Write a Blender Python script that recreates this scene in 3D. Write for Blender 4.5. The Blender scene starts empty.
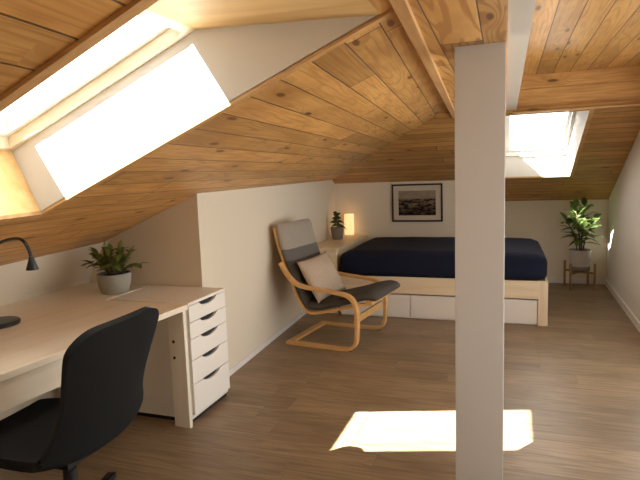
import bpy, bmesh, math, random
from mathutils import Vector, Matrix, noise as mnoise

sc = bpy.context.scene
COL = sc.collection
PI = math.pi
random.seed(7)

# ------------------------------------------------------------------ camera
F_PX = 533.035
PITCH, YAW, ROLL = math.radians(6.76473), math.radians(19.2666), math.radians(-1.92799)
CAM_Z = 1.5
fw = Vector((-math.sin(YAW)*math.cos(PITCH), math.cos(YAW)*math.cos(PITCH), -math.sin(PITCH)))
rt0 = Vector((math.cos(YAW), math.sin(YAW), 0))
up0 = rt0.cross(fw)
rt = rt0*math.cos(ROLL)+up0*math.sin(ROLL)
up = -rt0*math.sin(ROLL)+up0*math.cos(ROLL)
cam = bpy.data.cameras.new('camera')
cam.sensor_fit = 'HORIZONTAL'; cam.sensor_width = 36.0
cam.lens = F_PX/640*36.0
cam.clip_start = 0.02
cam_o = bpy.data.objects.new('camera', cam)
COL.objects.link(cam_o)
m = Matrix((rt, up, -fw)).transposed().to_4x4()
m.translation = Vector((0, 0, CAM_Z))
cam_o.matrix_world = m
sc.camera = cam_o

# ------------------------------------------------------------------ node helper
class NT:
    def __init__(s, name, rough=.6, spec=.5):
        s.m = bpy.data.materials.new(name); s.m.use_nodes = True
        s.t = s.m.node_tree; s.n = s.t.nodes; s.l = s.t.links
        s.b = s.n['Principled BSDF']
        s.b.inputs['Roughness'].default_value = rough
        s.b.inputs['Specular IOR Level'].default_value = spec
        s._co = None
    def put(s, sock, v):
        if hasattr(v, 'is_output'): s.l.new(v, sock)
        elif isinstance(v, (tuple, list)):
            n = len(sock.default_value)
            sock.default_value = (tuple(v)+(1,)*n)[:n]
        else: sock.default_value = v
    def co(s):
        if s._co is None: s._co = s.n.new('ShaderNodeTexCoord').outputs['Object']
        return s._co
    def xyz(s, v=None):
        x = s.n.new('ShaderNodeSeparateXYZ'); s.put(x.inputs[0], v or s.co()); return x.outputs
    def vec(s, x, y, z=0.0):
        c = s.n.new('ShaderNodeCombineXYZ')
        for i, v in enumerate((x, y, z)): s.put(c.inputs[i], v)
        return c.outputs[0]
    def math(s, op, a, b=None, c=None):
        n = s.n.new('ShaderNodeMath'); n.operation = op
        s.put(n.inputs[0], a)
        if b is not None: s.put(n.inputs[1], b)
        if c is not None: s.put(n.inputs[2], c)
        return n.outputs[0]
    def mul(s, a, b): return s.math('MULTIPLY', a, b)
    def add(s, a, b): return s.math('ADD', a, b)
    def white(s, v, dim='2D'):
        n = s.n.new('ShaderNodeTexWhiteNoise'); n.noise_dimensions = dim
        s.put(n.inputs['W' if dim == '1D' else 'Vector'], v); return n.outputs
    def noise(s, v, scale=1, detail=3, rough=.5, dist=0):
        n = s.n.new('ShaderNodeTexNoise'); s.put(n.inputs['Vector'], v)
        n.inputs['Scale'].default_value = scale; n.inputs['Detail'].default_value = detail
        n.inputs['Roughness'].default_value = rough; n.inputs['Distortion'].default_value = dist
        return n.outputs[0]
    def step(s, v, lo, hi, a=0.0, b=1.0):
        n = s.n.new('ShaderNodeMapRange'); n.interpolation_type = 'SMOOTHSTEP'
        s.put(n.inputs[0], v); s.put(n.inputs[1], lo); s.put(n.inputs[2], hi)
        s.put(n.inputs[3], a); s.put(n.inputs[4], b); return n.outputs[0]
    def mix(s, f, a, b, mode='MIX'):
        n = s.n.new('ShaderNodeMix'); n.data_type = 'RGBA'; n.blend_type = mode
        s.put(n.inputs[0], f); s.put(n.inputs[6], a); s.put(n.inputs[7], b); return n.outputs[2]
    def bump(s, h, strength=.3, dist=.01):
        n = s.n.new('ShaderNodeBump'); n.inputs['Strength'].default_value = strength
        n.inputs['Distance'].default_value = dist
        s.put(n.inputs['Height'], h); s.l.new(n.outputs[0], s.b.inputs['Normal'])
    def color(s, v): s.put(s.b.inputs['Base Color'], v)

def plain(name, col, rough=.5, spec=.5, metal=0, bump=0, bscale=200):
    t = NT(name, rough, spec); t.color(col); t.b.inputs['Metallic'].default_value = metal
    if bump: t.bump(t.noise(t.co(), bscale, 3), bump, .003)
    return t.m

def boards(name, light, dark, bw, bl, knots=.5, rough=.42, groove=.035, rings=.5, tone=.25, spec=.4, gcol=(.035, .016, .006), endgap=.006, fine=1.0):
    """boards lying along local x, laid side by side along local y"""
    t = NT(name, rough, spec)
    x, y, z = t.xyz()
    vb = t.math('DIVIDE', y, bw); bid = t.math('FLOOR', vb); fr = t.math('FRACT', vb)
    r1 = t.white(bid, '1D')[0]
    ub = t.add(t.math('DIVIDE', x, bl), t.mul(r1, 7.3)); sid = t.math('FLOOR', ub); fu = t.math('FRACT', ub)
    w = t.white(t.vec(bid, sid)); r2 = w[0]; r2c = t.xyz(w[1])
    ox = t.add(x, t.mul(r2, 37.0)); oy = t.add(y, t.mul(r2c[1], 19.0))
    # knots
    kv = t.vec(t.mul(ox, 1.9), t.mul(oy, 6.5))
    vo = t.n.new('ShaderNodeTexVoronoi'); vo.voronoi_dimensions = '2D'; t.put(vo.inputs['Vector'], kv); vo.inputs['Scale'].default_value = 1.0
    kd = vo.outputs['Distance']; kr = t.xyz(vo.outputs['Color'])[0]
    gate = t.step(kr, 1-knots, 1-knots+.02)
    knot = t.mul(t.step(kd, .12, .05), gate)
    halo = t.mul(t.step(kd, .42, .06), gate)
    # grain, bent around the knots
    warp = t.mul(halo, .045)
    gy = t.add(oy, warp)
    big = t.noise(t.vec(t.mul(ox, .7), t.mul(gy, 7.0)), 1.0, 2, .5)
    ring = t.math('SINE', t.mul(big, 60.0))
    ring = t.step(ring, .1, 1.0)
    fin = t.noise(t.vec(t.mul(ox, 2.2), t.mul(gy, 95.0*fine)), 1.0, 4, .6)
    gr = t.add(t.mul(ring, rings), t.mul(t.step(fin, .3, .75), 1-rings))
    blot = t.noise(t.vec(t.mul(ox, 1.6), t.mul(oy, 3.0)), 1.6, 3, .55)
    c = t.mix(gr, light, dark)
    c = t.mix(t.mul(t.step(blot, .38, .70), .55), c, dark)
    tn = t.add(1-tone, t.mul(r2, 2*tone))
    tv = t.vec(tn, tn, tn)
    c = t.mix(1.0, c, tv, 'MULTIPLY')
    c = t.mix(t.mul(halo, .35), c, dark)
    c = t.mix(t.mul(knot, .85), c, (dark[0]*.25, dark[1]*.2, dark[2]*.2))
    e = t.math('MINIMUM', fr, t.math('SUBTRACT', 1.0, fr))
    g1 = t.step(e, groove*.5, groove)
    e2 = t.math('MINIMUM', fu, t.math('SUBTRACT', 1.0, fu))
    g2 = t.step(t.mul(e2, bl), endgap*.3, endgap)
    g = t.mul(g1, g2)
    c = t.mix(t.mul(t.math('SUBTRACT', 1.0, g), .8), c, gcol)
    t.color(c)
    t.bump(t.add(g, t.mul(fin, .06)), .5, .006)
    return t.m

def wood(name, light, dark, axis=0, rough=.45, scale=1.0, spec=.4, amt=1.0):
    """plain timber, grain along the given local axis"""
    t = NT(name, rough, spec); o = list(t.xyz())
    k = [30*scale]*3; k[axis] = 1.3*scale
    v = t.vec(*[t.mul(o[i], k[i]) for i in range(3)])
    f = t.noise(v, 1.0, 5, .6, .3)
    k2 = [5*scale]*3; k2[axis] = .5*scale
    b = t.noise(t.vec(*[t.mul(o[i], k2[i]) for i in range(3)]), 1.0, 2, .5)
    r = t.step(t.math('SINE', t.mul(b, 40.0)), 0, 1)
    g = t.add(t.mul(t.step(f, .3, .72), .65), t.mul(r, .3))
    t.color(t.mix(t.mul(g, amt), light, dark))
    t.bump(f, .08, .002)
    return t.m

def fabric(name, col, col2, scale=260, rough=.9, bump=.35, sheen=.0):
    t = NT(name, rough, .25)
    n = t.noise(t.co(), scale, 2, .6)
    n2 = t.noise(t.co(), 6, 3, .5)
    c = t.mix(t.add(t.mul(t.step(n, .3, .7), .7), t.mul(n2, .3)), col, col2)
    t.color(c); t.bump(n, bump, .003)
    if sheen: t.b.inputs['Sheen Weight'].default_value = sheen
    return t.m

def plaster(name, col, bump=.12, scale=60, rough=.85):
    t = NT(name, rough, .25)
    n = t.noise(t.co(), scale, 4, .6); n2 = t.noise(t.co(), 1.7, 3, .5)
    t.color(t.mix(t.mul(n2, .25), col, tuple(c*.88 for c in col)))
    t.bump(n, bump, .004)
    return t.m

# ------------------------------------------------------------------ colours / materials
M = {}
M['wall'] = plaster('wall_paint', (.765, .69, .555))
M['wall_r'] = plaster('wall_paint_lit', (.84, .815, .78))  # lighter, cooler copy of the wall paint; daylight put into the colour
M['pillar'] = plaster('pillar_plaster', (.70, .68, .65), .22, 220, .9)
M['white_board'] = plaster('white_board', (.66, .63, .58), .08, 90, .7)
M['beam_white'] = plaster('beam_white', (.60, .545, .47), .2, 90, .8)
PL, PD = (.66, .375, .12), (.37, .172, .044)
M['ceil'] = boards('pine_boards', PL, PD, .138, 2.6, .32, .40, .03, .36, .22)
M['ceil_far'] = boards('pine_boards_far', (.60, .335, .108), (.36, .165, .042), .105, 2.8, .25, .42, .05, .3, .2)
M['soffit'] = boards('pine_soffit', (.66, .38, .125), (.37, .17, .045), .17, 2.6, .3, .42, .02, .8)
M['reveal_ply'] = wood('pine_ply', (.78, .54, .25), (.64, .40, .15), 0, .5, .6)
M['trim'] = wood('pine_trim', (.66, .40, .17), (.45, .23, .08), 0, .45)
M['trim_y'] = wood('pine_trim_y', (.66, .40, .17), (.45, .23, .08), 1, .45)
M['floor'] = boards('vinyl_floor', (.315, .213, .120), (.150, .096, .052), .18, 1.3, .0, .38, .008, .3, .17, .5, (.12, .08, .05), .0015, .9)
M['skirting'] = plain('skirting_paint', (.80, .78, .74), .5)
M['frame'] = wood('window_pine', (.84, .75, .58), (.77, .64, .45), 0, .4, .6)
M['sash_white'] = plain('sash_white', (.82, .80, .76), .4)
M['gasket'] = plain('gasket', (.16, .19, .26), .5)
M['birch'] = wood('birch', (.80, .65, .45), (.70, .53, .33), 0, .45, .8)
M['birch_z'] = wood('birch_z', (.80, .65, .45), (.70, .53, .33), 2, .45, .8)
M['desk'] = wood('oak_desk', (.88, .80, .66), (.80, .70, .53), 1, .42, .7)
M['desk_z'] = wood('oak_desk_z', (.84, .78, .67), (.78, .70, .57), 2, .45, .7)
M['drawer_white'] = plain('drawer_white', (.86, .83, .77), .45)
M['carcass'] = plain('carcass_white', (.80, .76, .69), .5)
M['dark'] = plain('dark_gap', (.012, .012, .013), .7)
M['black'] = plain('black_plastic', (.012, .012, .013), .45)
M['black_fab'] = fabric('black_fabric', (.006, .0065, .007), (.013, .0135, .0145), 300, .95, .4)
M['black_metal'] = plain('black_metal', (.012, .013, .015), .35)
M['bent'] = wood('bent_birch', (.72, .42, .165), (.58, .31, .10), 0, .35, .9)
M['navy'] = fabric('navy_sheet', (.006, .0078, .019), (.0105, .0142, .033), 340, .95, .3, .0)
M['pillow'] = fabric('linen_beige', (.56, .45, .34), (.40, .31, .225), 130, .95, .5)
M['conc'] = None

def t_cushion():
    t = NT('cushion_fabric', .92, .2)
    x, y, z = t.xyz()
    n = t.noise(t.co(), 240, 2, .6); n2 = t.noise(t.co(), 9, 3)
    n3 = t.noise(t.vec(x, y, 0), 7, 2)
    zz = t.add(z, t.mul(t.math('SUBTRACT', n3, .5), .015))
    c = t.mix(t.step(zz, .752, .758), (.088, .078, .067), (.16, .148, .138))
    c = t.mix(t.step(zz, .852, .858), c, (.42, .37, .305))
    c = t.mix(t.mul(t.step(n, .3, .7), .35), c, (.02, .018, .016), 'MIX')
    t.color(c); t.bump(n, .4, .003)
    return t.m
M['cushion'] = t_cushion()
def t_pot(name, a, b, rough=.8):
    t = NT(name, rough, .3)
    n = t.noise(t.co(), 14, 4, .6); n2 = t.noise(t.co(), 120, 2)
    t.color(t.mix(t.add(t.mul(n, .7), t.mul(n2, .3)), a, b)); t.bump(n2, .3, .003)
    return t.m
M['pot_grey'] = t_pot('pot_grey_green', (.40, .39, .33), (.27, .26, .22))
M['pot_dark'] = t_pot('pot_dark_grey', (.25, .205, .17), (.14, .115, .095))
M['pot_pale'] = t_pot('pot_pale', (.58, .54, .50), (.42, .385, .35))
M['soil'] = plain('soil', (.030, .020, .012), .95, .2, 0, .8, 90)
def t_leaf(name, a, b):
    t = NT(name, .45, .4)
    n = t.noise(t.co(), 13, 3)
    t.color(t.mix(t.step(n, .3, .7), a, b))
    t.b.inputs['Transmission Weight'].default_value = 0
    t.b.inputs['Subsurface Weight'].default_value = 0
    tr = t.n.new('ShaderNodeBsdfTranslucent'); tr.inputs[0].default_value = (b[0]*1.25, b[1]*1.05, b[2]*1.0, 1)
    mx = t.n.new('ShaderNodeMixShader'); mx.inputs[0].default_value = .28
    t.l.new(t.b.outputs[0], mx.inputs[1]); t.l.new(tr.outputs[0], mx.inputs[2])
    t.l.new(mx.outputs[0], t.n['Material Output'].inputs[0])
    return t.m
M['leaf'] = t_leaf('leaf_green', (.11, .165, .036), (.25, .31, .075))
M['leaf_dark'] = t_leaf('leaf_dark', (.022, .040, .014), (.05, .085, .028))
M['leaf_big'] = t_leaf('leaf_big', (.06, .115, .035), (.17, .26, .075))
M['stem'] = plain('stem_brown', (.10, .075, .035), .8)
def t_glass():
    m_ = bpy.data.materials.new('window_glass'); m_.use_nodes = True
    n = m_.node_tree.nodes; l = m_.node_tree.links; n.clear()
    o = n.new('ShaderNodeOutputMaterial'); mx = n.new('ShaderNodeMixShader')
    tr = n.new('ShaderNodeBsdfTransparent'); tr.inputs[0].default_value = (.93, .95, .95, 1)
    gl = n.new('ShaderNodeBsdfGlossy'); gl.inputs['Roughness'].default_value = .02
    lw = n.new('ShaderNodeLayerWeight'); lw.inputs[0].default_value = .5
    pw = n.new('ShaderNodeMath'); pw.operation = 'POWER'; l.new(lw.outputs['Facing'], pw.inputs[0]); pw.inputs[1].default_value = 5
    fr = n.new('ShaderNodeMath'); fr.operation = 'MULTIPLY_ADD'; l.new(pw.outputs[0], fr.inputs[0]); fr.inputs[1].default_value = .5; fr.inputs[2].default_value = .03
    l.new(fr.outputs[0], mx.inputs[0]); l.new(tr.outputs[0], mx.inputs[1]); l.new(gl.outputs[0], mx.inputs[2]); l.new(mx.outputs[0], o.inputs[0])
    return m_
M["glass"] = t_glass()
def t_paper_lamp():
    t = NT('paper_shade', .8, .2)
    x, y, z = t.xyz()
    n = t.noise(t.vec(t.mul(x, 40), t.mul(y, 40), t.mul(z, 14)), 1, 3)
    c = t.mix(t.step(n, .3, .7), (1.0, .66, .30), (1.0, .55, .20))
    t.color((.8, .7, .5)); t.put(t.b.inputs['Emission Color'], c); t.b.inputs['Emission Strength'].default_value = .50
    return t.m
M['paper'] = t_paper_lamp()
M['bulb'] = None
M['mat_board'] = plain('mat_board', (.60, .52, .42), .8)
M['frame_black'] = plain('frame_black', (.014, .010, .008), .4)
def t_print():
    t = NT('sepia_print', .85, .15)
    x, y, z = t.xyz()              # local x across, z up; picture spans z -0.145..0.145
    n = t.noise(t.vec(t.mul(x, 9), 0.0, t.mul(z, 34)), 1.0, 5, .65)
    n2 = t.noise(t.vec(t.mul(x, 22), 3.0, t.mul(z, 60)), 1.0, 4, .7)
    sky = t.step(t.add(z, t.mul(t.math('SUBTRACT', n, .5), .06)), .035, .062)
    g = t.add(t.mul(n, .65), t.mul(n2, .35))
    land = t.mix(t.step(g, .44, .60), (.008, .006, .005), (.26, .18, .115))
    dk = t.step(z, -.15, .02, .35, 1.0)
    land = t.mix(1.0, land, t.vec(dk, dk, dk), 'MULTIPLY')
    skyc = t.mix(t.step(n, .3, .7), (.36, .28, .20), (.25, .19, .13))
    c = t.mix(sky, land, skyc)
    t.color(c); return t.m
M['print'] = t_print()

# ------------------------------------------------------------------ mesh helpers
def link(name, bm, mat, parent=None, smooth=False, loc=None, rz=0.0, matrix=None, autos=None):
    """link a bmesh as one object; with matrix, world-space verts are brought into that local frame"""
    bmesh.ops.recalc_face_normals(bm, faces=bm.faces)
    me = bpy.data.meshes.new(name)
    if matrix is not None: bm.transform(matrix.inverted())
    bm.to_mesh(me); bm.free()
    me.materials.append(mat)
    if smooth:
        for p in me.polygons: p.use_smooth = True
        if autos:
            try: me.set_sharp_from_angle(angle=math.radians(autos))
            except Exception: pass
    o = bpy.data.objects.new(name, me); COL.objects.link(o)
    if matrix is not None: o.matrix_world = matrix
    if loc is not None: o.location = loc
    if rz: o.rotation_euler = (0, 0, rz)
    if parent: o.parent = parent
    return o
def tag(o, label, cat, group=None, kind=None):
    o['label'] = label
    if cat: o['category'] = cat
    if group: o['group'] = group
    if kind: o['kind'] = kind
    return o
def thing(name, label, cat, loc=(0, 0, 0), rz=0.0, group=None):
    o = bpy.data.objects.new(name, None); o.empty_display_size = .1
    COL.objects.link(o); o.location = loc; o.rotation_euler = (0, 0, rz)
    return tag(o, label, cat, group)
def struct(name, bm, mat, label, cat, **k):
    o = link(name, bm, mat, **k)
    return tag(o, label, cat, None, 'structure') if not k.get('parent') else o

def box(bm, x0, y0, z0, x1, y1, z1, bev=0.0, seg=2):
    r = bmesh.ops.create_cube(bm, size=1.0)
    vs = r['verts']
    for v in vs:
        v.co = Vector((x0 if v.co.x < 0 else x1, y0 if v.co.y < 0 else y1, z0 if v.co.z < 0 else z1))
    if bev:
        es = list({e for v in vs for e in v.link_edges})
        bmesh.ops.bevel(bm, geom=es, offset=bev, segments=seg, profile=.7, affect='EDGES')
    return bm
def B(*a, **k): return box(bmesh.new(), *a, **k)
def poly(bm, pts, ext=None):
    vs = [bm.verts.new(p) for p in pts]; f = bm.faces.new(vs)
    if ext is not None:
        r = bmesh.ops.extrude_face_region(bm, geom=[f])
        bmesh.ops.translate(bm, vec=Vector(ext), verts=[v for v in r['geom'] if isinstance(v, bmesh.types.BMVert)])
    return bm
def catmull(pts, n=6):
    P_ = [Vector(p) for p in pts]; out = []
    for i in range(len(P_)-1):
        a, b, c, d = P_[max(i-1, 0)], P_[i], P_[i+1], P_[min(i+2, len(P_)-1)]
        for k in range(n):
            t = k/n
            out.append(.5*((2*b)+(c-a)*t+(2*a-5*b+4*c-d)*t*t+(3*b-a-3*c+d)*t**3))
    out.append(P_[-1]); return out
def tube(bm, pts, r, seg=10, cap=True):
    P_ = [Vector(p) for p in pts]; n = len(P_)
    rr = r if isinstance(r, (list, tuple)) else [r]*n
    rings = []; prev = None
    for i in range(n):
        d = (P_[min(i+1, n-1)]-P_[max(i-1, 0)]).normalized()
        if prev is None:
            a = Vector((0, 0, 1)) if abs(d.z) < .9 else Vector((1, 0, 0))
            u = (a-d*a.dot(d)).normalized()
        else: u = (prev-d*prev.dot(d)).normalized()
        prev = u; w = d.cross(u)
        rings.append([bm.verts.new(P_[i]+(u*math.cos(2*PI*k/seg)+w*math.sin(2*PI*k/seg))*rr[i]) for k in range(seg)])
    for a, b in zip(rings, rings[1:]):
        for k in range(seg): bm.faces.new((a[k], a[(k+1) % seg], b[(k+1) % seg], b[k]))
    if cap: bm.faces.new(rings[0][::-1]); bm.faces.new(rings[-1])
    return bm
def lathe(bm, prof, seg=32, c=(0, 0, 0)):
    c = Vector(c); rings = []
    for r, z in prof:
        if r < 1e-5: rings.append([bm.verts.new(c+Vector((0, 0, z)))])
        else: rings.append([bm.verts.new(c+Vector((r*math.cos(2*PI*k/seg), r*math.sin(2*PI*k/seg), z))) for k in range(seg)])
    for a, b in zip(rings, rings[1:]):
        for k in range(seg):
            k2 = (k+1) % seg
            if len(a) == 1 and len(b) == 1: continue
            if len(a) == 1: bm.faces.new((a[0], b[k], b[k2]))
            elif len(b) == 1: bm.faces.new((a[k], b[0], a[k2]))
            else: bm.faces.new((a[k], a[k2], b[k2], b[k]))
    return bm
def ribbon(bm, path, th, y0, y1):
    """bent-wood strip: 2D path (x,z), thickness th in the plane, from y0 to y1"""
    P_ = [Vector((p[0], p[1])) for p in path]; n = len(P_); A = []; Bq = []
    for i in range(n):
        d = (P_[min(i+1, n-1)]-P_[max(i-1, 0)]).normalized(); nn = Vector((-d.y, d.x))*th/2
        A.append(P_[i]+nn); Bq.append(P_[i]-nn)
    V = [[bm.verts.new((q.x, y, q.y)) for q in L] for y in (y0, y1) for L in (A, Bq)]
    a0, b0, a1, b1 = V
    for i in range(n-1):
        bm.faces.new((a0[i], a0[i+1], b0[i+1], b0[i])); bm.faces.new((a1[i], b1[i], b1[i+1], a1[i+1]))
        bm.faces.new((a0[i], a1[i], a1[i+1], a0[i+1])); bm.faces.new((b0[i], b0[i+1], b1[i+1], b1[i]))
    bm.faces.new((a0[0], b0[0], b1[0], a1[0])); bm.faces.new((a0[-1], a1[-1], b1[-1], b0[-1]))
    return bm

def leaf(bm, base, dirv, L, W, droop=.3, fold=.25, upv=(0, 0, 1), n=7, pointy=1.0):
    d = Vector(dirv).normalized(); u = Vector(upv); s = d.cross(u)
    if s.length < 1e-3: s = Vector((1, 0, 0))
    s.normalize(); u = s.cross(d).normalized()
    rows = []
    for i in range(n):
        t = i/(n-1)
        w = W*.5*(math.sin(PI*min(1, t**.8))**.85 if 0 < t < 1 else .02)*(1-.25*t*pointy)
        c = Vector(base)+d*(L*t)+Vector((0, 0, -1))*(droop*L*t*t)
        f = u*(fold*w)
        rows.append([bm.verts.new(c-s*w+f), bm.verts.new(c-s*w*.5+f*.4), bm.verts.new(c), bm.verts.new(c+s*w*.5+f*.4), bm.verts.new(c+s*w+f)])
    for a, b in zip(rows, rows[1:]):
        for k in range(4): bm.faces.new((a[k], a[k+1], b[k+1], b[k]))
    return bm

# ------------------------------------------------------------------ the room
YN = -2.3                                        # wall behind the camera
Y_FAR_L, Y_FAR_R = 6.83, 7.58
def zL(x, y): return 1.418+.417*(x+1.976)+.03*(y-3.17)
def zR(y): return 1.085+.41*(7.6-y)
SOF = 2.028
HI = 2.345
def xw(y): return 1.235-.027*(7.6-y)              # right wall
def xl(y): return -1.985-.0455*(y-3.17)           # tall left wall

# floor
fm = Matrix.Identity(4)
struct('floor', B(-3.6, YN-.1, -.06, 1.6, 7.8, 0), M['floor'], 'brown grey wood plank floor of the attic', 'floor')

# walls
def wallbox(name, a, b, z0, z1, thick, label, mat='wall'):
    a = Vector((a[0], a[1], 0)); b = Vector((b[0], b[1], 0)); d = (b-a).normalized(); n = Vector((d.y, -d.x, 0))*thick
    bm = bmesh.new()
    poly(bm, [a+Vector((0, 0, z0)), b+Vector((0, 0, z0)), b+n+Vector((0, 0, z0)), a+n+Vector((0, 0, z0))], (0, 0, z1-z0))
    return struct(name, bm, M[mat], label, 'wall')
# n = right-hand side of a->b, so walk with the room on the left
# unseen glazed opening added to the right wall to bring in daylight
WY_0, WY_1, WZ_0, WZ_1 = 1.5, 5.0, .12, 2.12
bm = bmesh.new()
def rw(y0, y1, z0, z1):
    poly(bm, [(xw(y0), y0, z0), (xw(y1), y1, z0), (xw(y1)+.12, y1, z0), (xw(y0)+.12, y0, z0)], (0, 0, z1-z0))
rw(YN, WY_0, 0, 2.5); rw(WY_1, 7.7, 0, 2.5); rw(WY_0, WY_1, 0, WZ_0); rw(WY_0, WY_1, WZ_1, 2.5)
struct('wall_right', bm, M['wall_r'], 'long pale wall on the right running to the plant stand', 'wall')
w4 = bpy.data.objects.new('added_window_4', None); COL.objects.link(w4); tag(w4, 'added unseen glazed opening in the right wall for daylight', 'window', None, 'structure')
f_ = .05; bm = bmesh.new(); xm = lambda y: xw(y)+.04
bars = [(WY_0, WY_1, WZ_0, WZ_0+f_), (WY_0, WY_1, WZ_1-f_, WZ_1), (WY_0, WY_0+f_, WZ_0, WZ_1), (WY_1-f_, WY_1, WZ_0, WZ_1), (3.22, 3.28, WZ_0, WZ_1)]
for a, b, c, d in bars: poly(bm, [(xm(a), a, c), (xm(b), b, c), (xm(b)+.06, b, c), (xm(a)+.06, a, c)], (0, 0, d-c))
link('window_frame', bm, M['sash_white'], w4)
for a, b in ((WY_0+f_, 3.22), (3.28, WY_1-f_)):
    bm = bmesh.new(); poly(bm, [(xm(a)+.03, a, WZ_0+f_), (xm(b)+.03, b, WZ_0+f_), (xm(b)+.03, b, WZ_1-f_), (xm(a)+.03, a, WZ_1-f_)])
    link('glass_pane', bm, M['glass'], w4)
wallbox('wall_far', (xw(Y_FAR_R)+.05, Y_FAR_R), (-.12, Y_FAR_R), 0, 1.6, .12, 'low end wall behind the plant stand')
wallbox('wall_jog', (-.12, Y_FAR_R+.1), (-.12, Y_FAR_L+.1), 0, 1.8, .1, 'short wall return at the foot of the bed behind the pillar')
wallbox('wall_bed', (-.12, Y_FAR_L), (xl(Y_FAR_L)-.05, Y_FAR_L), 0, 1.75, .1, 'low wall behind the bed carrying the framed picture')
wallbox('wall_left', (xl(6.95), 6.95), (xl(3.185), 3.185), 0, 1.55, .1, 'pale wall on the left behind the armchair')
wallbox('wall_return', (xl(3.17), 3.17), (-3.2, 3.17), 0, 1.5, .1, 'short return wall behind the desk plant and drawer unit')
wallbox('wall_back', (-3.6, YN), (1.4, YN), 0, 2.6, .12, 'plain wall behind the viewer')
# knee wall behind the desk: upright below, a slanted board above it
bm = bmesh.new()
box(bm, -3.16, YN, 0, -2.965, 3.24, .80)
struct('wall_knee', bm, M['wall'], 'low knee wall behind the desk under the sloping ceiling', 'wall')
bm = bmesh.new()
poly(bm, [(x, YN, z) for x, z in [(-2.965, .79), (-2.80, 1.08), (-2.74, 1.17), (-2.90, 1.17), (-3.12, .80)]], (0, 3.24-YN, 0))
struct('wall_eave', bm, M['wall'], 'slanted pale panel between the knee wall and the sloping ceiling', 'wall')

# baseboards
def skirt(name, a, b, label, h=.075, th=.014):
    a = Vector((a[0], a[1], 0)); b = Vector((b[0], b[1], 0)); d = (b-a).normalized(); n = Vector((-d.y, d.x, 0))*th
    bm = bmesh.new(); z = Vector((0, 0, h))
    poly(bm, [a, b, b+n, a+n], z)
    struct(name, bm, M['skirting'], label, 'baseboard')
skirt('baseboard_right', (xw(5.0), 5.0), (xw(Y_FAR_R), Y_FAR_R), 'white baseboard along the right wall')
skirt('baseboard_far', (xw(Y_FAR_R)-.014, Y_FAR_R), (-.12, Y_FAR_R), 'white baseboard behind the plant stand')
skirt('baseboard_left', (xl(Y_FAR_L), Y_FAR_L), (xl(3.17), 3.17), 'pale baseboard behind the armchair', .045, .01)

# ---- sloping ceilings, each in a local frame with x along its boards
def slope_matrix(along, p0, p1, p2):
    n = (Vector(p1)-Vector(p0)).cross(Vector(p2)-Vector(p0)).normalized()
    if n.z > 0: n = -n
    x = Vector(along); x = (x-n*x.dot(n)).normalized(); y = n.cross(x)
    mm = Matrix((x, y, n)).transposed().to_4x4(); mm.translation = Vector(p0); return mm
WX0, WX1, WY0, WY1 = -1.955, -.40, .998, 1.84      # opening of the big skylight
BX0, BX1, BY0, BY1 = WX0, WX1, -2.0, -.95         # unseen twin added behind the viewer for more daylight
SX0, SX1, SY0, SY1 = -.02, .70, 5.36, 6.785         # opening of the small skylight
def L3(x, y): return Vector((x, y, zL(x, y)))
def xs(y): return -.318-.04*(y-1.75)               # where the flat soffit starts
def yv(x): return 4.668-.948*x                     # valley line
bm = bmesh.new()
XO = -3.3
def quadL(x0, x1, y0, y1): poly(bm, [L3(x0, y0), L3(x1, y0), L3(x1, y1), L3(x0, y1)])
XI = -.30
def cell(x0, x1, y0, y1):
    quadL(x0, x1, y0, y1)
YB = 4.8
ys = [YN-.05, BY0, BY1, WY0, WY1, YB]
for i in range(5):
    if i in (1, 3):
        cell(XO, WX0, ys[i], ys[i+1]); 
        if WX1 < XI: cell(WX1, XI+.1, ys[i], ys[i+1])
    else: cell(XO, XI+.1, ys[i], ys[i+1])
poly(bm, [L3(XO, YB), L3(-.2, YB), L3(-.2, yv(-.2)), L3(XO, yv(XO))])
ML = slope_matrix((-.06, 1, 0), L3(-1.065, 2), L3(-2, 2), L3(-1, 4))
struct('ceiling_left', bm, M['ceil'], 'sloping pine board ceiling on the left around the big skylight', 'ceiling', matrix=ML)
# far slope
bm = bmesh.new()
def R3(x, y): return Vector((x, y, zR(y)))
YT = 5.24
def quadR(x0, x1, y0, y1): poly(bm, [R3(x0, y0), R3(x1, y0), R3(x1, y1), R3(x0, y1)])
XR = 1.34
quadR(SX1, XR, YT, 7.7); quadR(SX0, SX1, SY1, 7.7); quadR(SX0, SX1, YT, SY0); quadR(-.2, SX0, YT, 7.7)
xv = lambda y: (4.668-y)/.948
poly(bm, [R3(-.2, yv(-.2)), R3(-.2, 7.0), R3(xv(7.0), 7.0)])
MR = slope_matrix((1, 0, 0), R3(0, 6), R3(1, 6), R3(0, 7))
struct('ceiling_far', bm, M['ceil_far'], 'sloping pine board ceiling at the far end around the small skylight', 'ceiling', matrix=MR)
# flat soffit between the left slope and the white beam
bm = bmesh.new()
poly(bm, [(xs(WY1), WY1, SOF), (0, WY1, SOF), (0, 5.3, SOF), (xs(5.3), 5.3, SOF)], (0, 0, .02))
poly(bm, [(xs(YN), YN, SOF), (0, YN, SOF), (0, WY1, SOF), (xs(WY1), WY1, SOF)], (0, 0, .02))
MS = Matrix(((0, 1, 0, -.2), (1, 0, 0, 0), (0, 0, 1, SOF), (0, 0, 0, 1)))
MS = Matrix(((0, -1, 0, -.09), (1, 0, 0, .4), (0, 0, 1, SOF), (0, 0, 0, 1)))
struct('ceiling_soffit', bm, M['soffit'], 'flat strip of pine boards above the pillar top', 'ceiling', matrix=MS)
bm = bmesh.new()
poly(bm, [(.06, YN-.05, HI), (1.34, YN-.05, HI), (1.34, 5.42, HI), (.06, 5.42, HI)], (0, 0, .02))
MH = Matrix(((0, -1, 0, .115), (1, 0, 0, .9), (0, 0, 1, HI), (0, 0, 0, 1)))
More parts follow.
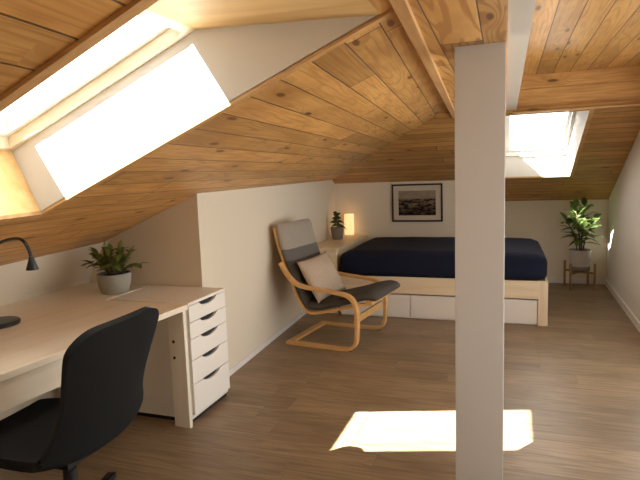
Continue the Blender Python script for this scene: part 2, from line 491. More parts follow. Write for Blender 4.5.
struct('ceiling_right', bm, M['ceil'], 'higher flat pine board ceiling to the right of the white beam', 'ceiling', matrix=MH)
# beads and beams
def bar(name, a, b, w, h, mat, label, cat='trim', upv=(0, 0, 1), kind=True, parent=None, side=None):
    """rectangular bar from a to b; w across, h along upv (from 0 up)"""
    a = Vector(a); b = Vector(b); d = (b-a).normalized(); u = Vector(upv); u = (u-d*u.dot(d)).normalized(); s = d.cross(u)
    bm = bmesh.new()
    poly(bm, [a-s*w/2, a+s*w/2, a+s*w/2+u*h, a-s*w/2+u*h], b-a)
    mm = Matrix((d, s, u)).transposed().to_4x4(); mm.translation = a
    o = link(name, bm, mat, matrix=mm, parent=None)
    if parent: o.parent = parent; o.matrix_parent_inverse = parent.matrix_world.inverted()
    else: tag(o, label, cat, None, 'structure')
    return o
bar('trim_1', (xs(YN)+.008, YN, SOF-.022), (xs(5.3)+.008, 5.3, SOF-.022), .042, .11, M['trim'], 'pine bead between the left slope and the flat soffit')
bar('beam', (.0475, YN, 2.045), (.0475, 5.30, 2.045), .085, .32, M['beam_white'], 'white painted beam running from the viewer past the pillar', 'beam')
bar('trim_2', (-.001, YN, 2.036), (-.001, 5.30, 2.036), .012, .05, M['trim'], 'thin pine bead along the left side of the white beam')
bm = bmesh.new()
box(bm, -.16, 5.30, 2.022, 1.34, 5.345, 2.222, .003); box(bm, -.16, 5.30, 2.226, 1.34, 5.345, 2.40, .003); box(bm, -.16, 5.310, 2.03, 1.34, 5.34, 2.39)
struct('beam_cross', bm, boards('cross_beam_pine', (.66, .39, .14), (.42, .205, .06), .6, 4, .2, .42, .001, .3), 'pine cross beam above the small skylight', 'beam', matrix=Matrix.Translation((0, 5.3, 2.0)) @ Matrix.Rotation(PI/2, 4, 'X'))
bar('trim_3', (.06, 5.296, 2.012), (1.2, 5.296, 2.012), .03, .014, M['trim'], 'pale pine edge under the cross beam')
bar('trim_4', (.095, YN, HI-.02), (.095, 5.3, HI-.02), .02, .022, M['trim'], 'pine bead where the right ceiling meets the white beam')
# pillar
bm = B(-.209, 2.41, 0, -.001, 2.515, SOF+.002, .004)
struct('pillar', bm, M['pillar'], 'white plastered pillar standing in front of the bed', 'pillar')

# ------------------------------------------------------------------ skylights
def skylight(name, label, X0, X1, Y0, Y1, axis, zfun, off, lo_t, hi_t, side, handle=False, mat_low='reveal_ply', mat_top='reveal_ply', sash_mat='sash_white', frame_mat='frame'):
    """axis 0: slope rises along +x; axis 1: slope rises along -y.
    local (s,t): s = plan coordinate up the slope, t = along the eave."""
    root = bpy.data.objects.new(name, None); COL.objects.link(root); tag(root, label, 'skylight', None, 'structure')
    if axis == 0:
        def W(s, t, h): return Vector((s, t, zfun(s, t)+h))
        s0, s1, t0, t1 = X0, X1, Y0, Y1
    else:
        def W(s, t, h): return Vector((t, -s, zfun(-s)+h))
        s0, s1, t0, t1 = -Y1, -Y0, X0, X1
    # frame rectangle on the offset plane
    fs0, fs1, ft0, ft1 = s0+lo_t, s1+hi_t, t0-side[0], t1+side[1]
    def part(n, pts_list, mat, ext=None, mtx=None, par=root):
        bm = bmesh.new()
        for pts in pts_list: poly(bm, pts, ext)
        return link(n, bm, mat, parent=par, matrix=mtx) if mtx is None else link(n, bm, mat, parent=par, matrix=mtx)
    fo, so = off, off
    lin = .0
    part('lining_low', [[W(s0, t0, 0), W(s0, t1, 0), W(fs0, ft1, off), W(fs0, ft0, off)]], M[mat_low])
    part('lining_top', [[W(s1, t0, 0), W(s1, t1, 0), W(fs1, ft1, off), W(fs1, ft0, off)]], M[mat_top])
    part('lining_side', [[W(s0, t0, 0), W(s1, t0, 0), W(fs1, ft0, off), W(fs0, ft0, off)]], M['white_board'])
    part('lining_side', [[W(s0, t1, 0), W(s1, t1, 0), W(fs1, ft1, off), W(fs0, ft1, off)]], M['white_board'])
    def ring(n, a, b, h0, h1, mat, par=root):
        """rectangular ring inset from a to b (plan metres), between heights h0 and h1 above the ceiling plane"""
        bm = bmesh.new()
        c = [(fs0, ft0), (fs1, ft0), (fs1, ft1), (fs0, ft1)]
        sg = [(1, 1), (-1, 1), (-1, -1), (1, -1)]
        Vv = []
        for h in (h0, h1):
            for q in (a, b):
                Vv.append([bm.verts.new(W(c[i][0]+sg[i][0]*q*.92, c[i][1]+sg[i][1]*q, h)) for i in range(4)])
        A0, B0, A1, B1 = Vv
        for i in range(4):
            j = (i+1) % 4
            bm.faces.new((A0[i], A0[j], B0[j], B0[i])); bm.faces.new((A1[i], B1[i], B1[j], A1[j]))
            bm.faces.new((B0[i], B0[j], B1[j], B1[i])); bm.faces.new((A0[i], A1[i], A1[j], A0[j]))
        return link(n, bm, mat, parent=par)
    fr = ring('window_frame', -.05, .030, off-.004, off+.075, M[frame_mat])
    sa = ring('sash', .018, .062, off+.045, off+.115, M[sash_mat])
    ring('gasket', .058, .064, off+.108, off+.116, M['frame'], sa)
    if axis == 0: ring('spacer', .125, .129, off+.135, off+.137, M['gasket'], sa)
    else: ring('spacer', .082, .086, off+.118, off+.120, M['frame'], sa)
    bm = bmesh.new(); q = .05
    poly(bm, [W(fs0+q, ft0+q, off+.10), W(fs1-q, ft0+q, off+.10), W(fs1-q, ft1-q, off+.10), W(fs0+q, ft1-q, off+.10)])
    link('glass_pane', bm, M['glass'], parent=root)
    # casing on the ceiling
    bm = bmesh.new(); w = .036; th = .012
    for (a, b) in (((s0-w, t0-w), (s1+w, t0)), ((s0-w, t1), (s1+w, t1+w)), ((s0-w, t0), (s0, t1))):
        poly(bm, [W(a[0], a[1], -th), W(b[0], a[1], -th), W(b[0], b[1], -th), W(a[0], b[1], -th)], (0, 0, th+.004))
    link('casing', bm, M['trim'], parent=root)
    if handle:
        bm = bmesh.new()
        sm = fs0+.015; tm = (ft0+ft1)/2-.07
        tube(bm, [W(sm, tm-.10, off-.012), W(sm, tm+.10, off-.012)], .007, 8)
        tube(bm, [W(sm, tm+.10, off-.012), W(sm, tm+.115, off-.03), W(sm-.0, tm+.125, off-.06)], .007, 8)
        link('handle', bm, M['sash_white'], parent=root)
    return root
OFFL = .335
skylight('window_1', 'big skylight in the left slope with sun on its white side lining', WX0, WX1, WY0, WY1, 0, zL, OFFL, -.14, -.72, (.04, .0))
skylight('added_window_3', 'added unseen skylight in the left slope for daylight behind the viewer', BX0, BX1, BY0, BY1, 0, zL, OFFL, -.10, -.70, (.0, .0))
skylight('window_2', 'small skylight in the far slope above the foot of the bed', SX0, SX1, SY0, SY1, 1, zR, .243, -.0, -.42, (.0, -.05), True, 'white_board', 'white_board', frame_mat='sash_white')

# panel closing the flat from the skylight head to the soffit (same level as the soffit)

# ------------------------------------------------------------------ light
w = bpy.data.worlds.new('sky'); sc.world = w; w.use_nodes = True
bg = w.node_tree.nodes['Background']
bg.inputs[0].default_value = (1.0, .985, .96, 1)
# extra sky glow added right and ahead to light the room, calmer overhead
wn, wl = w.node_tree.nodes, w.node_tree.links
tc = wn.new('ShaderNodeTexCoord'); sx_ = wn.new('ShaderNodeSeparateXYZ'); wl.new(tc.outputs['Generated'], sx_.inputs[0])
mr = wn.new('ShaderNodeMapRange'); mr.interpolation_type = 'SMOOTHSTEP'; wl.new(sx_.outputs[0], mr.inputs[0])
for i_, v_ in enumerate((.35, .95, 1.05, 1.55)): mr.inputs[i_+1].default_value = v_
m2 = wn.new('ShaderNodeMapRange'); m2.interpolation_type = 'SMOOTHSTEP'; wl.new(sx_.outputs[1], m2.inputs[0])
for i_, v_ in enumerate((.1, .8, 0.0, 1.6)): m2.inputs[i_+1].default_value = v_
ad = wn.new('ShaderNodeMath'); ad.operation = 'ADD'; wl.new(mr.outputs[0], ad.inputs[0]); wl.new(m2.outputs[0], ad.inputs[1])
wl.new(ad.outputs[0], bg.inputs[1])
sun = bpy.data.lights.new('sun', 'SUN'); sun.energy = 34.0; sun.angle = math.radians(.5); sun.color = (1.0, .965, .90)
so_ = bpy.data.objects.new('sun', sun); COL.objects.link(so_)
so_.rotation_euler = Vector((.64, .90, -1.0)).to_track_quat('-Z', 'Y').to_euler()

# ------------------------------------------------------------------ desk
DZ = .769
desk = thing('desk', 'long light wood desk along the left knee wall', 'desk', (-1.79, 2.68, 0), -math.radians(4.1))
# local: x towards the room (front edge x=0), y along the desk (far end y=0)
inv = (Matrix.Translation(desk.location) @ Matrix.Rotation(desk.rotation_euler.z, 4, 'Z')).inverted()
def dl(x, y, z): return inv @ Vector((x, y, z))
bm = bmesh.new()
pts = [dl(-1.79, 2.685, DZ-.034), dl(-2.40, 2.685, DZ-.034), dl(-2.40, 3.155, DZ-.034), dl(-2.955, 3.155, DZ-.034), dl(-2.955, 1.15, DZ-.034), dl(-1.90, 1.15, DZ-.034)]
poly(bm, pts, (0, 0, .034))
bmesh.ops.bevel(bm, geom=bm.edges[:], offset=.003, segments=1, affect='EDGES')
link('tabletop', bm, M['desk'], desk)
bm = B(-.035, -1.46, .608, -.017, -.52, DZ-.036, .002)
dr = link('drawer', bm, M['desk'], desk); 
bm = lathe(bmesh.new(), [(0, 0), (.016, 0), (.016, .004), (0, .004)], 20); bm.transform(Matrix.Translation((-.017, -1.225, .655)) @ Matrix.Rotation(PI/2, 4, 'Y'))
link('finger_hole', bm, M['dark'], dr)
link('drawer_box', B(-.45, -1.44, .66, -.036, -.54, DZ-.05), M['carcass'], desk)
def leg_panel(x0, x1, y0, y1, holes):
    o = link('leg', B(x0, y0, 0, x1, y1, DZ-.034, .002), M['desk_z'], desk)
    if holes:
        for z in (.54, .44):
            bm = lathe(bmesh.new(), [(0, 0), (.009, 0), (.009, .003), (0, .003)], 14); bm.transform(Matrix.Translation((x0+.03, y0+.0005, z)) @ Matrix.Rotation(PI/2, 4, 'X'))
            link('screw_hole', bm, M['dark'], o)
leg_panel(-.125, -.012, -.032, -.004, True)
leg_panel(-1.05, -.94, -.032, -.004, False)
leg_panel(-.125, -.012, -1.50, -1.47, False)
leg_panel(-1.01, -.90, -1.50, -1.47, False)

# ------------------------------------------------------------------ drawer unit
AX, AY0, AY1, AZ = -1.806, 2.712, 3.163, .767
unit = thing('drawer_unit', 'white drawer unit with five cut-out handles at the far end of the desk', 'drawer unit', (AX, AY0, 0))
D = .58; Wd = AY1-AY0
bm = bmesh.new()
box(bm, -D, 0, .03, -.018, .016, AZ-.016); box(bm, -D, Wd-.016, .03, -.018, Wd, AZ-.016)
box(bm, -D, .016, .03, -D+.01, Wd-.016, AZ-.016); box(bm, -D, .016, .03, -.018, Wd-.016, .045)
box(bm, -.06, .016, .045, -.05, Wd-.016, AZ-.016)
link('body', bm, M['carcass'], unit)
link('top_panel', B(-D, 0, AZ-.018, 0, Wd, AZ, .002), M['drawer_white'], unit)
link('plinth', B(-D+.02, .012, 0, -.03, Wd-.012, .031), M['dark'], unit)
hs = [.105, .105, .135, .15, .195]; z = AZ-.022
for h in hs:
    y0_, y1_ = .004, Wd-.004; zt = z; zb = z-h+.004
    cy = Wd*.50; hw = .105; dp = .030
    # front with a scooped cut-out in its top edge
    n = 14; top = [(y0_, zt), (cy-hw, zt)]
    for k in range(1, n):
        a = k/n; top.append((cy-hw+2*hw*a, zt-dp*(math.sin(PI*a))**.6))
    top += [(cy+hw, zt), (y1_, zt)]
    bm = bmesh.new()
    poly(bm, [(0, y, z_) for y, z_ in top]+[(0, y1_, zb), (0, y0_, zb)], (-.017, 0, 0))
    d_ = link('drawer', bm, M['drawer_white'], unit)
    link('handle_recess', B(-.03, cy-hw-.01, zt-dp-.012, -.0175, cy+hw+.01, zt), M['dark'], d_)
    z -= h

# ------------------------------------------------------------------ potted plant on the desk
def pot(root, r0, r1, h, mat, lip=.0, round_=0.0):
    prof = [(0, 0), (r0*.92, 0), (r0, .012)]
    for k in range(1, 6):
        t_ = k/6; prof.append((r0+(r1-r0)*t_+round_*math.sin(PI*t_), .012+(h-.012)*t_))
    prof += [(r1, h-.004), (r1-.004, h), (r1-.010, h-.002), (r1-.013, h-.03), (0, h-.035)]
    link('pot', lathe(bmesh.new(), prof, 40), mat, root, True, autos=40)
    bm = bmesh.new(); rnd = random.Random(3)
    lathe(bm, [(0, h-.012), (r1*.5, h-.015), (r1-.012, h-.024)], 24)
    for v in bm.verts: v.co.z += rnd.uniform(-.004, .004)
    link('soil', bm, M['soil'], root, True)
plant = thing('potted_plant', 'small bushy green plant in a grey-green pot on the desk', 'plant', (-2.49, 2.89, DZ))
pot(plant, .090, .110, .135, M['pot_grey'], round_=.006)
rnd = random.Random(11)
fol = bmesh.new(); st = bmesh.new()
for i in range(15):
    az = 2*PI*i/15+rnd.uniform(-.25, .25); tilt = rnd.uniform(.25, 1.05) if i % 3 else rnd.uniform(.05, .35)
    Ls = rnd.uniform(.12, .19)
    d = Vector((math.cos(az)*math.sin(tilt), math.sin(az)*math.sin(tilt), math.cos(tilt)))
    b0 = Vector((math.cos(az)*.03, math.sin(az)*.03, .115))
    pts = [b0, b0+d*Ls*.5+Vector((0, 0, .015)), b0+d*Ls+Vector((0, 0, -.015*tilt))]
    cp = catmull(pts, 4); tube(st, cp, [.0035]*len(cp), 6)
    for k in range(2, len(cp)):
        tt = (cp[min(k+1, len(cp)-1)]-cp[k-1]).normalized()
        sd = tt.cross(Vector((0, 0, 1))); sd = sd.normalized() if sd.length > .05 else Vector((1, 0, 0))
        for s in (-1, 1):
            leaf(fol, cp[k], sd*s*.8+tt*.5+Vector((0, 0, rnd.uniform(-.1, .3))), rnd.uniform(.055, .085), rnd.uniform(.040, .054), rnd.uniform(.15, .5), .25)
    leaf(fol, cp[-1], d+Vector((0, 0, -.1)), rnd.uniform(.09, .125), .042, .35, .3)
link('foliage', fol, M['leaf'], plant, True); link('stem', st, M['stem'], plant, True)

# ------------------------------------------------------------------ desk lamp
lamp = thing('desk_lamp', 'black gooseneck desk lamp with cone head on the desk', 'lamp', (-2.56, 2.06, DZ))
link('base', lathe(bmesh.new(), [(0, 0), (.102, 0), (.105, .004), (.105, .018), (.10, .023), (0, .024)], 40), M['black_metal'], lamp, True, autos=35)
zz = -DZ
lp = lambda x, y, z: (x+2.56, y-2.06, z-DZ)
neck = catmull([lp(-2.615, 2.06, .790), lp(-2.62, 2.05, .88), lp(-2.58, 2.0, 1.01), lp(-2.45, 1.92, 1.125), lp(-2.32, 1.87, 1.205), lp(-2.2, 1.84, 1.252), lp(-2.08, 1.81, 1.268), lp(-2.028, 1.80, 1.255), lp(-2.004, 1.80, 1.215), lp(-1.998, 1.80, 1.183)], 6)
link('neck', tube(bmesh.new(), neck, .0075, 12), M['black_metal'], lamp, True, autos=50)
bm = lathe(bmesh.new(), [(0, .060), (.009, .060), (.011, .055), (.013, .045), (.026, .003), (.026, 0), (.023, 0), (.012, .038), (0, .042)], 28, lp(-1.996, 1.80, 1.130))
link('head', bm, M['black_metal'], lamp, True, autos=35)

# ------------------------------------------------------------------ office chair
CH = (-1.685, 1.605, 0)
chair = thing('office_chair', 'black swivel chair with moulded shell at the desk', 'chair', CH, math.radians(180+2))
# local: +x = facing direction
SW = [  # x, z, half width, wrap of the sides (forward/up)
    (.385, .458, .225, .000), (.36, .484, .235, .006), (.22, .488, .252, .016), (.05, .474, .262, .028), (-.08, .466, .268, .042),
    (-.145, .470, .276, .055), (-.200, .498, .282, .065), (-.226, .55, .268, .066), (-.244, .62, .240, .060), (-.262, .69, .230, .055),
    (-.284, .78, .240, .050), (-.306, .87, .252, .044), (-.322, .94, .256, .036), (-.334, .998, .252, .026)]
cs = catmull([(a, b, c) for a, b, c, d in SW], 5); wr = catmull([(d, 0, 0) for a, b, c, d in SW], 5)
bm = bmesh.new(); NU = 28; rows = []
nn_ = len(cs)-1
def along(t):
    t = max(0.0, min(nn_, t)); i = min(int(t), nn_-1); f = t-i
    q = cs[i].lerp(cs[i+1], f); w_ = wr[i].x*(1-f)+wr[i+1].x*f
    tg = (cs[i+1]-cs[i]); tg = Vector((tg.x, 0, tg.y)).normalized()
    return q, w_, Vector((tg.z, 0, -tg.x))
for i in range(nn_+1):
    row = []
    for k in range(NU+1):
        u_ = math.sin(PI/2*(-1+2*k/NU)); au = abs(u_)
        c_top = 7.5*(1-math.sqrt(max(0, 1-max(0, (au-.45)/.55)**2.2)))+.8*au*au
        c_fr = 4*(1-math.sqrt(max(0, 1-max(0, (au-.5)/.5)**2.2)))
        t = i
        if i > nn_*.6: t = i-c_top*((i-nn_*.6)/(nn_*.4))
        if i < nn_*.25: t = i+c_fr*(1-i/(nn_*.25))
        q, w_, nrm = along(t)
        row.append(bm.verts.new(Vector((q.x, u_*q.z, q.y))+nrm*(w_*au**2.4)))
    rows.append(row)
for a, b in zip(rows, rows[1:]):
    for k in range(NU): bm.faces.new((a[k], a[k+1], b[k+1], b[k]))
bmesh.ops.recalc_face_normals(bm, faces=bm.faces)
shell = link('shell', bm, M['black_fab'], chair, True)
md = shell.modifiers.new('thick', 'SOLIDIFY'); md.thickness = .034; md.offset = 0
md = shell.modifiers.new('bev', 'BEVEL'); md.width = .012; md.segments = 3; md.limit_method = 'ANGLE'; md.angle_limit = math.radians(50)
link('seat_plate', B(-.10, -.11, .405, .14, .11, .452, .01), M['black'], chair, True, autos=40)
link('gas_column', tube(bmesh.new(), [(0, 0, .27), (0, 0, .42)], .017, 16), M['black_metal'], chair, True, autos=40)
link('column_sleeve', tube(bmesh.new(), [(0, 0, .09), (0, 0, .345)], [.030, .027], 18), M['black'], chair, True, autos=40)
link('hub', lathe(bmesh.new(), [(0, .075), (.05, .075), (.055, .10), (.045, .135), (.03, .14), (0, .14)], 24), M['black'], chair, True, autos=40)
for i in range(5):
    a = math.radians(-74+72*i); c, s = math.cos(a), math.sin(a)
    bm = bmesh.new()
    pts = [Vector((.04, 0, .108)), Vector((.20, 0, .106)), Vector((.38, 0, .092))]
    R_ = Matrix.Rotation(a, 4, 'Z')
    ribbon(bm, [(p_.x, p_.z) for p_ in catmull(pts, 3)], .026, -.021, .021)
    bm.transform(R_)
    arm = link('base_arm', bm, M['black'], chair)
    bm = bmesh.new()
    for y_ in (-.026, .008):
        lb = lathe(bmesh.new(), [(0, 0), (.022, 0), (.026, .004), (.026, .014), (.022, .018), (0, .018)], 20)
        lb.transform(Matrix.Translation((.385, y_+.018, .0265)) @ Matrix.Rotation(PI/2, 4, 'X'))
        me_ = bpy.data.meshes.new('t'); lb.to_mesh(me_); lb.free(); bm.from_mesh(me_); bpy.data.meshes.remove(me_)
    tube(bm, [(.385, 0, .03), (.376, 0, .085)], .008, 8)
    bm.transform(R_)
    link('caster', bm, M['black'], arm, True, autos=40)

# ------------------------------------------------------------------ armchair
arm_rz = math.atan2(-.09, .64)
ac = thing('armchair', 'bentwood cantilever armchair with grey banded cushion beside the left wall', 'armchair', (-1.875, 4.33, 0), arm_rz)
AW = .745
side = catmull([(0, .014), (.2, .013), (.46, .013), (.575, .015), (.64, .028), (.682, .075), (.695, .16), (.70, .30), (.692, .39), (.66, .455), (.60, .490), (.50, .505), (.34, .522), (.20, .536), (.115, .562), (.05, .615), (.005, .675), (-.035, .745)], 5)
for y0_ in (0, AW-.055):
    link('side_frame', ribbon(bmesh.new(), [(p_.x, p_.y) for p_ in catmull([Vector((q.x, q.y, 0)) for q in side], 1)], .026, y0_, y0_+.055), M['bent'], ac)
rail = catmull([(-.118, 1.062), (-.105, .98), (-.072, .86), (-.03, .74), (.03, .59), (.085, .465), (.125, .385), (.165, .325), (.21, .297), (.28, .296), (.42, .325), (.60, .374), (.72, .403), (.82, .425)], 5)
for y0_ in (.066, AW-.066-.045):
    link('seat_rail', ribbon(bmesh.new(), [(p_.x, p_.y) for p_ in rail], .024, y0_, y0_+.045), M['bent'], ac)
link('base_bar', B(.0, .0, .004, .060, AW, .027, .004), M['bent'], ac)
bm = bmesh.new(); ribbon(bm, [(.662, .235), (.672, .30)], .02, .05, AW-.05)
link('front_bar', bm, M['bent'], ac)
link('seat_bar', B(.765, .07, .403, .805, AW-.07, .447, .004), M['bent'], ac)
link('back_bar', B(-.115, .07, 1.0, -.095, AW-.07, 1.05, .004), M['bent'], ac)
for y0_ in (.004, AW-.05):
    link('glide', lathe(bmesh.new(), [(0, -.0), (.016, 0), (.016, .006), (0, .006)], 14, (.62, y0_+.025, 0)), M['dark'], ac)
def cushion(name, path, half, th, mat, endround=3):
    """padded strip swept along a 2D path; path is its middle line"""
    P_ = [Vector((p[0], p[1])) for p in path]; n = len(P_); bm = bmesh.new(); rings = []
    NS = 28
    tot = [0]
    for a, b in zip(P_, P_[1:]): tot.append(tot[-1]+(b-a).length)
    for i in range(n):
        d = (P_[min(i+1, n-1)]-P_[max(i-1, 0)]).normalized(); nn = Vector((-d.y, d.x))
        e = min(tot[i], tot[-1]-tot[i]); f = min(1, e/.05); f = math.sqrt(max(0, 1-(1-f)**2))
        t_ = th*(.12+.88*f); h_ = half*(.90+.10*f)
        row = []
        for k in range(NS):
            a = 2*PI*k/NS; ca, sa = math.cos(a), math.sin(a)
            yy = h_*math.copysign(abs(ca)**.28, ca); hh = t_*.5*math.copysign(abs(sa)**.75, sa)*(1+.0*ca)
            q = P_[i]+nn*hh
            row.append(bm.verts.new((q.x, AW/2+yy, q.y)))
        rings.append(row)
    for a, b in zip(rings, rings[1:]):
        for k in range(NS): bm.faces.new((a[k], a[(k+1) % NS], b[(k+1) % NS], b[k]))
    bm.faces.new(rings[0][::-1]); bm.faces.new(rings[-1])
    return link(name, bm, mat, ac, True)
cb = catmull([(-.088, 1.088), (-.080, 1.06), (-.060, .97), (-.026, .85), (.02, .72), (.075, .58), (.13, .46), (.175, .385), (.20, .355)], 6)
cushion('back_cushion', [(p_.x, p_.y) for p_ in cb], .315, .075, M['cushion'])
csx = catmull([(.185, .372), (.23, .352), (.30, .352), (.42, .382), (.56, .420), (.66, .452), (.74, .474), (.79, .480), (.845, .468), (.865, .452)], 6)
cushion('seat_cushion', [(p_.x, p_.y) for p_ in csx], .315, .085, M['cushion'])

# ------------------------------------------------------------------ pillow on the armchair
def pillow_mesh(w, h, t, n=22):
    bm = bmesh.new(); g = {}
    for s in (1, -1):
        for i in range(n+1):
            for j in range(n+1):
                u_, v_ = -1+2*i/n, -1+2*j/n
                edge = i in (0, n) or j in (0, n)
                if s == -1 and edge: g[(s, i, j)] = g[(1, i, j)]; continue
                k = max(0, (1-abs(u_)**2.4)*(1-abs(v_)**2.4))**.55
                pin = 1-.07*(1-u_*u_)*abs(v_)**3-0*v_; pin2 = 1-.07*(1-v_*v_)*abs(u_)**3
                wob = .006*mnoise.noise(Vector((u_*3, v_*3, s*4)))
                g[(s, i, j)] = bm.verts.new((u_*w/2*pin2, v_*h/2*pin, s*t/2*k+wob*k))
    for s in (1, -1):
        for i in range(n):
            for j in range(n):
                f = [g[(s, i, j)], g[(s, i+1, j)], g[(s, i+1, j+1)], g[(s, i, j+1)]]
                if len(set(f)) == 4:
                    try: bm.faces.new(f if s == 1 else f[::-1])
                    except ValueError: pass
    return bm
pl = link('throw_pillow', pillow_mesh(.54, .42, .13), M['pillow'], None, True)
tag(pl, 'beige linen throw pillow leaning on the grey armchair back', 'pillow')
# pillow axes: w along the chair's width, h up the back
acm = Matrix.Translation(ac.location) @ Matrix.Rotation(arm_rz, 4, 'Z')
def setframe(o, c, xdir, ydir):
    x = Vector(xdir).normalized(); y = Vector(ydir); y = (y-x*y.dot(x)).normalized(); z_ = x.cross(y)
    mm = Matrix((x, y, z_)).transposed().to_4x4(); mm.translation = c
    o.matrix_world = acm @ mm
setframe(pl, Vector((.222, .335, .58)), (.05, 1, .05), (-.47, .07, .85))

# ------------------------------------------------------------------ bed
bed = thing('bed', 'light birch bed frame with storage drawers below the navy mattress', 'bed', (-1.70, 5.41, 0))
BL, BD = 2.093, 1.39
link('side_rail', B(0, 0, .262, BL, .024, .438, .003), M['birch'], bed)
link('back_rail', B(0, BD-.024, .262, BL, BD, .438, .003), M['birch'], bed)
link('foot_panel', B(BL-.024, .026, .03, BL, BD-.026, .438, .003), M['birch_z'], bed)
link('leg', B(BL-.088, -.002, 0, BL, .05, .4385, .003), M['birch_z'], bed)
link('leg', B(BL-.088, BD-.05, 0, BL, BD+.002, .4385, .003), M['birch_z'], bed)
link('slat_base', B(.03, .03, .38, BL-.03, BD-.03, .42), M['birch'], bed)
link('head_panel', B(0, .026, .03, .02, BD-.026, .438), M['birch'], bed)
link('drawer_surround', B(.02, .03, .0, BL-.09, .05, .26), M['carcass'], bed)
dx = [(.022, .770), (.780, 1.385), (1.395, BL-.092)]
dm = plain('bed_drawer', (.80, .73, .64), .5)
for a, b in dx:
    dr = link('drawer', B(a, .010, .014, b, .030, .248, .003), dm, bed)
bm = bmesh.new(); box(bm, 0, .03, .24, BL, .035, .262); 
link('shadow_gap', bm, M['dark'], bed)
# mattress with a dark blue fitted sheet
def rbox(x0, y0, z0, x1, y1, z1, r, nx=40, ny=26, nz=6):
    bm = bmesh.new(); bmesh.ops.create_cube(bm, size=2)
    bmesh.ops.subdivide_edges(bm, edges=bm.edges[:], cuts=20, use_grid_fill=True)
    hx, hy, hz = (x1-x0)/2, (y1-y0)/2, (z1-z0)/2
    for v in bm.verts:
        c = v.co
        def warp(t, h):          # keep points dense near the edges
            return math.copysign(abs(t)**.6 if False else t, t)*h
        q = Vector((c.x*hx, c.y*hy, c.z*hz))
        ci = Vector((max(-hx+r, min(hx-r, q.x)), max(-hy+r, min(hy-r, q.y)), max(-hz+r, min(hz-r, q.z))))
        dd = q-ci
        if dd.length > 1e-6:
            mx = max(abs(dd.x), abs(dd.y), abs(dd.z)); q = ci+dd.normalized()*mx if mx > 0 else q
        v.co = q
    for v in bm.verts:
        q = v.co
        nz_ = mnoise.noise(Vector((q.x*3.1, q.y*3.1, q.z*5)))*.006+mnoise.noise(Vector((q.x*9, q.y*7, q.z*12)))*.002
        topf = max(0, q.z/hz)
        q.z += nz_*topf
        q.z -= .022*topf*(abs(q.x/hx)**6)
        q.y += nz_*.8*(1-abs(q.z/hz))
        v.co = q+Vector(((x0+x1)/2, (y0+y1)/2, (z0+z1)/2))
    return bm
mt = link('mattress', rbox(-1.685, 5.405, .425, .388, 6.80, .705, .085), M['navy'], None, True)
tag(mt, 'thick mattress in a dark navy fitted sheet on the birch bed', 'mattress')

# ------------------------------------------------------------------ headboard cabinet
cab = thing('bedside_cabinet', 'pale birch cabinet at the head of the bed under plant and paper lamp', 'cabinet', (-2.083, 5.46, 0))
CX1 = .36
link('body', B(-.0, .0, .0, CX1, 1.345, .700, .003), M['birch'], cab)
link('top_panel', B(-.005, -.005, .701, CX1+.012, 1.35, .722, .004), M['birch'], cab)

# ------------------------------------------------------------------ plant and lamp on the cabinet
sp = thing('potted_plant', 'small dark-leaved plant in a dark grey pot on the bedside cabinet', 'plant', (-1.972, 6.30, .722))
pot(sp, .068, .082, .148, M['pot_dark'])
rnd = random.Random(5); fol = bmesh.new(); st = bmesh.new()
tube(st, [(0, 0, .12), (.004, 0, .22), (-.004, .004, .30)], [.007, .006, .004], 8)
for i in range(15):
    az = i*2.4+.5; f = i/14; h = .16+.13*f; tilt = 1.15-.75*f
    d = Vector((math.cos(az)*math.sin(tilt), math.sin(az)*math.sin(tilt)*.7, math.cos(tilt)))
    leaf(fol, (0, 0, h), d, rnd.uniform(.14, .165) if d.x > -.5 else .13, rnd.uniform(.044, .056), rnd.uniform(.55, .95), .15, (rnd.uniform(-.4, .4), -.9, .7))
link('foliage', fol, M['leaf_dark'], sp, True); link('stem', st, M['stem'], sp, True)

pl_ = thing('paper_lamp', 'glowing cylindrical paper lamp on the bedside cabinet', 'lamp', (-1.935, 6.72, .722))
bm = bmesh.new()
lathe(bm, [(.060, .012), (.0625, .02), (.0625, .27), (.061, .278), (.050, .278), (.050, .012)], 36)
for f in bm.faces: pass
link('shade', bm, M['paper'], pl_, True, autos=40)
link('base', lathe(bmesh.new(), [(0, 0), (.056, 0), (.058, .004), (.058, .014), (0, .016)], 30), M['birch'], pl_, True, autos=40)
# ------------------------------------------------------------------ framed picture
PX0, PX1, PZ0, PZ1 = -1.380, -.739, .890, 1.369
pic = thing('framed_picture', 'black framed sepia landscape print with wide mat above the bed', 'picture', ((PX0+PX1)/2, Y_FAR_L-.001, (PZ0+PZ1)/2))
hw, hh = (PX1-PX0)/2, (PZ1-PZ0)/2
bm = bmesh.new(); f_ = .020
box(bm, -hw, -.028, -hh, -hw+f_, 0, hh, .001); box(bm, hw-f_, -.028, -hh, hw, 0, hh, .001)
box(bm, -hw+f_, -.028, -hh, hw-f_, 0, -hh+f_, .001); box(bm, -hw+f_, -.028, hh-f_, hw-f_, 0, hh, .001)
link('frame', bm, M['frame_black'], pic)
link('mat', B(-hw+f_, -.014, -hh+f_, hw-f_, -.004, hh-f_), M['mat_board'], pic)
link('print', B(-hw+.085, -.0165, -hh+.080, hw-.085, -.0145, hh-.085), M['print'], pic)

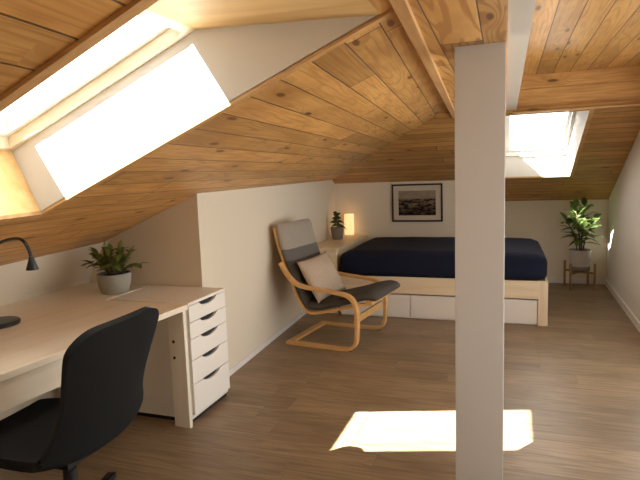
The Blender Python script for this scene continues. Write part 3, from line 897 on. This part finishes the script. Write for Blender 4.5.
# ------------------------------------------------------------------ plant stand and rubber plant
PSX, PSY = .885, 7.27
ps = thing('plant_stand', 'wooden four-legged plant stand in the far right corner', 'plant stand', (PSX, PSY, 0), math.radians(8))
sw = wood('stand_wood', (.36, .215, .10), (.24, .13, .055), 2, .5)
for sx in (-1, 1):
    for sy in (-1, 1):
        link('leg', B(sx*.138-.012, sy*.138-.012, 0, sx*.138+.012, sy*.138+.012, .335, .003), sw, ps)
bm = bmesh.new(); box(bm, -.195+.07, -.011, .195, .125, .011, .225); bm.transform(Matrix.Rotation(PI/4, 4, 'Z') @ Matrix.Scale(1.5, 4, (1, 0, 0)))
link('cross_bar', bm, sw, ps)
bm = bmesh.new(); box(bm, -.125, -.011, .201, .125, .011, .2249); bm.transform(Matrix.Rotation(-PI/4, 4, 'Z') @ Matrix.Scale(1.5, 4, (1, 0, 0)))
link('cross_bar', bm, sw, ps)
rp = thing('potted_plant', 'tall broad-leaved plant in a pale pot on the wooden plant stand', 'plant', (PSX, PSY, .226))
pot(rp, .112, .128, .268, M['pot_pale'])
link('pot_band', lathe(bmesh.new(), [(.111, .0), (.1165, .0), (.1215, .06), (.1175, .062)], 40), M['pot_dark'], rp, True)
rnd = random.Random(21); fol = bmesh.new(); st = bmesh.new()
stems = [((-.03, 0), (-.15, -.03), .36), ((.02, .02), (.04, .02), .54), ((.0, -.02), (-.06, -.12), .47), ((.03, -.01), (.15, -.05), .38), ((0, .02), (-.05, .06), .52), ((-.01, -.02), (.02, -.12), .30)]
for (a, b, h) in stems:
    p0 = Vector((a[0], a[1], .24)); p2 = Vector((b[0], b[1], .24+h)); p1 = (p0+p2)/2+Vector((-b[0]*.15, -b[1]*.15, .02))
    cp = catmull([p0, p1, p2], 6); tube(st, cp, [.009-.005*i/(len(cp)-1) for i in range(len(cp))], 7)
    n = int(7+h*19)
    for k in range(n):
        t_ = .35+.65*k/(n-1); q = cp[int(t_*(len(cp)-1))]
        az = k*2.4+a[0]*40; tilt = (1.35-.7*(k/(n-1)))+rnd.uniform(-.15, .15)
        d = Vector((math.cos(az)*math.sin(tilt), math.sin(az)*math.sin(tilt), math.cos(tilt)))
        L_ = rnd.uniform(.16, .225)
        tip = Vector((PSX, PSY, .226))+q+d*L_
        if tip.x > 1.18: d.x *= .3
        if tip.y > 7.52: d.y *= .3
        d.normalize()
        tube(st, [q, q+d*.03], .003, 5)
        leaf(fol, q+d*.03, d, L_, rnd.uniform(.078, .105), rnd.uniform(.2, .6), .22)
link('foliage', fol, M['leaf_big'], rp, True); link('stem', st, M['stem'], rp, True)

# ------------------------------------------------------------------ render look
sc.view_settings.view_transform = 'Standard'; sc.view_settings.look = 'None'
sc.view_settings.gamma = 1.0; sc.view_settings.use_curve_mapping = False
sc.view_settings.exposure = 1.16
sc.cycles.max_bounces = 14; sc.cycles.diffuse_bounces = 12; sc.cycles.glossy_bounces = 4; sc.cycles.transparent_max_bounces = 12
sc.cycles.sample_clamp_indirect = 6.0
sc.cycles.use_denoising = True
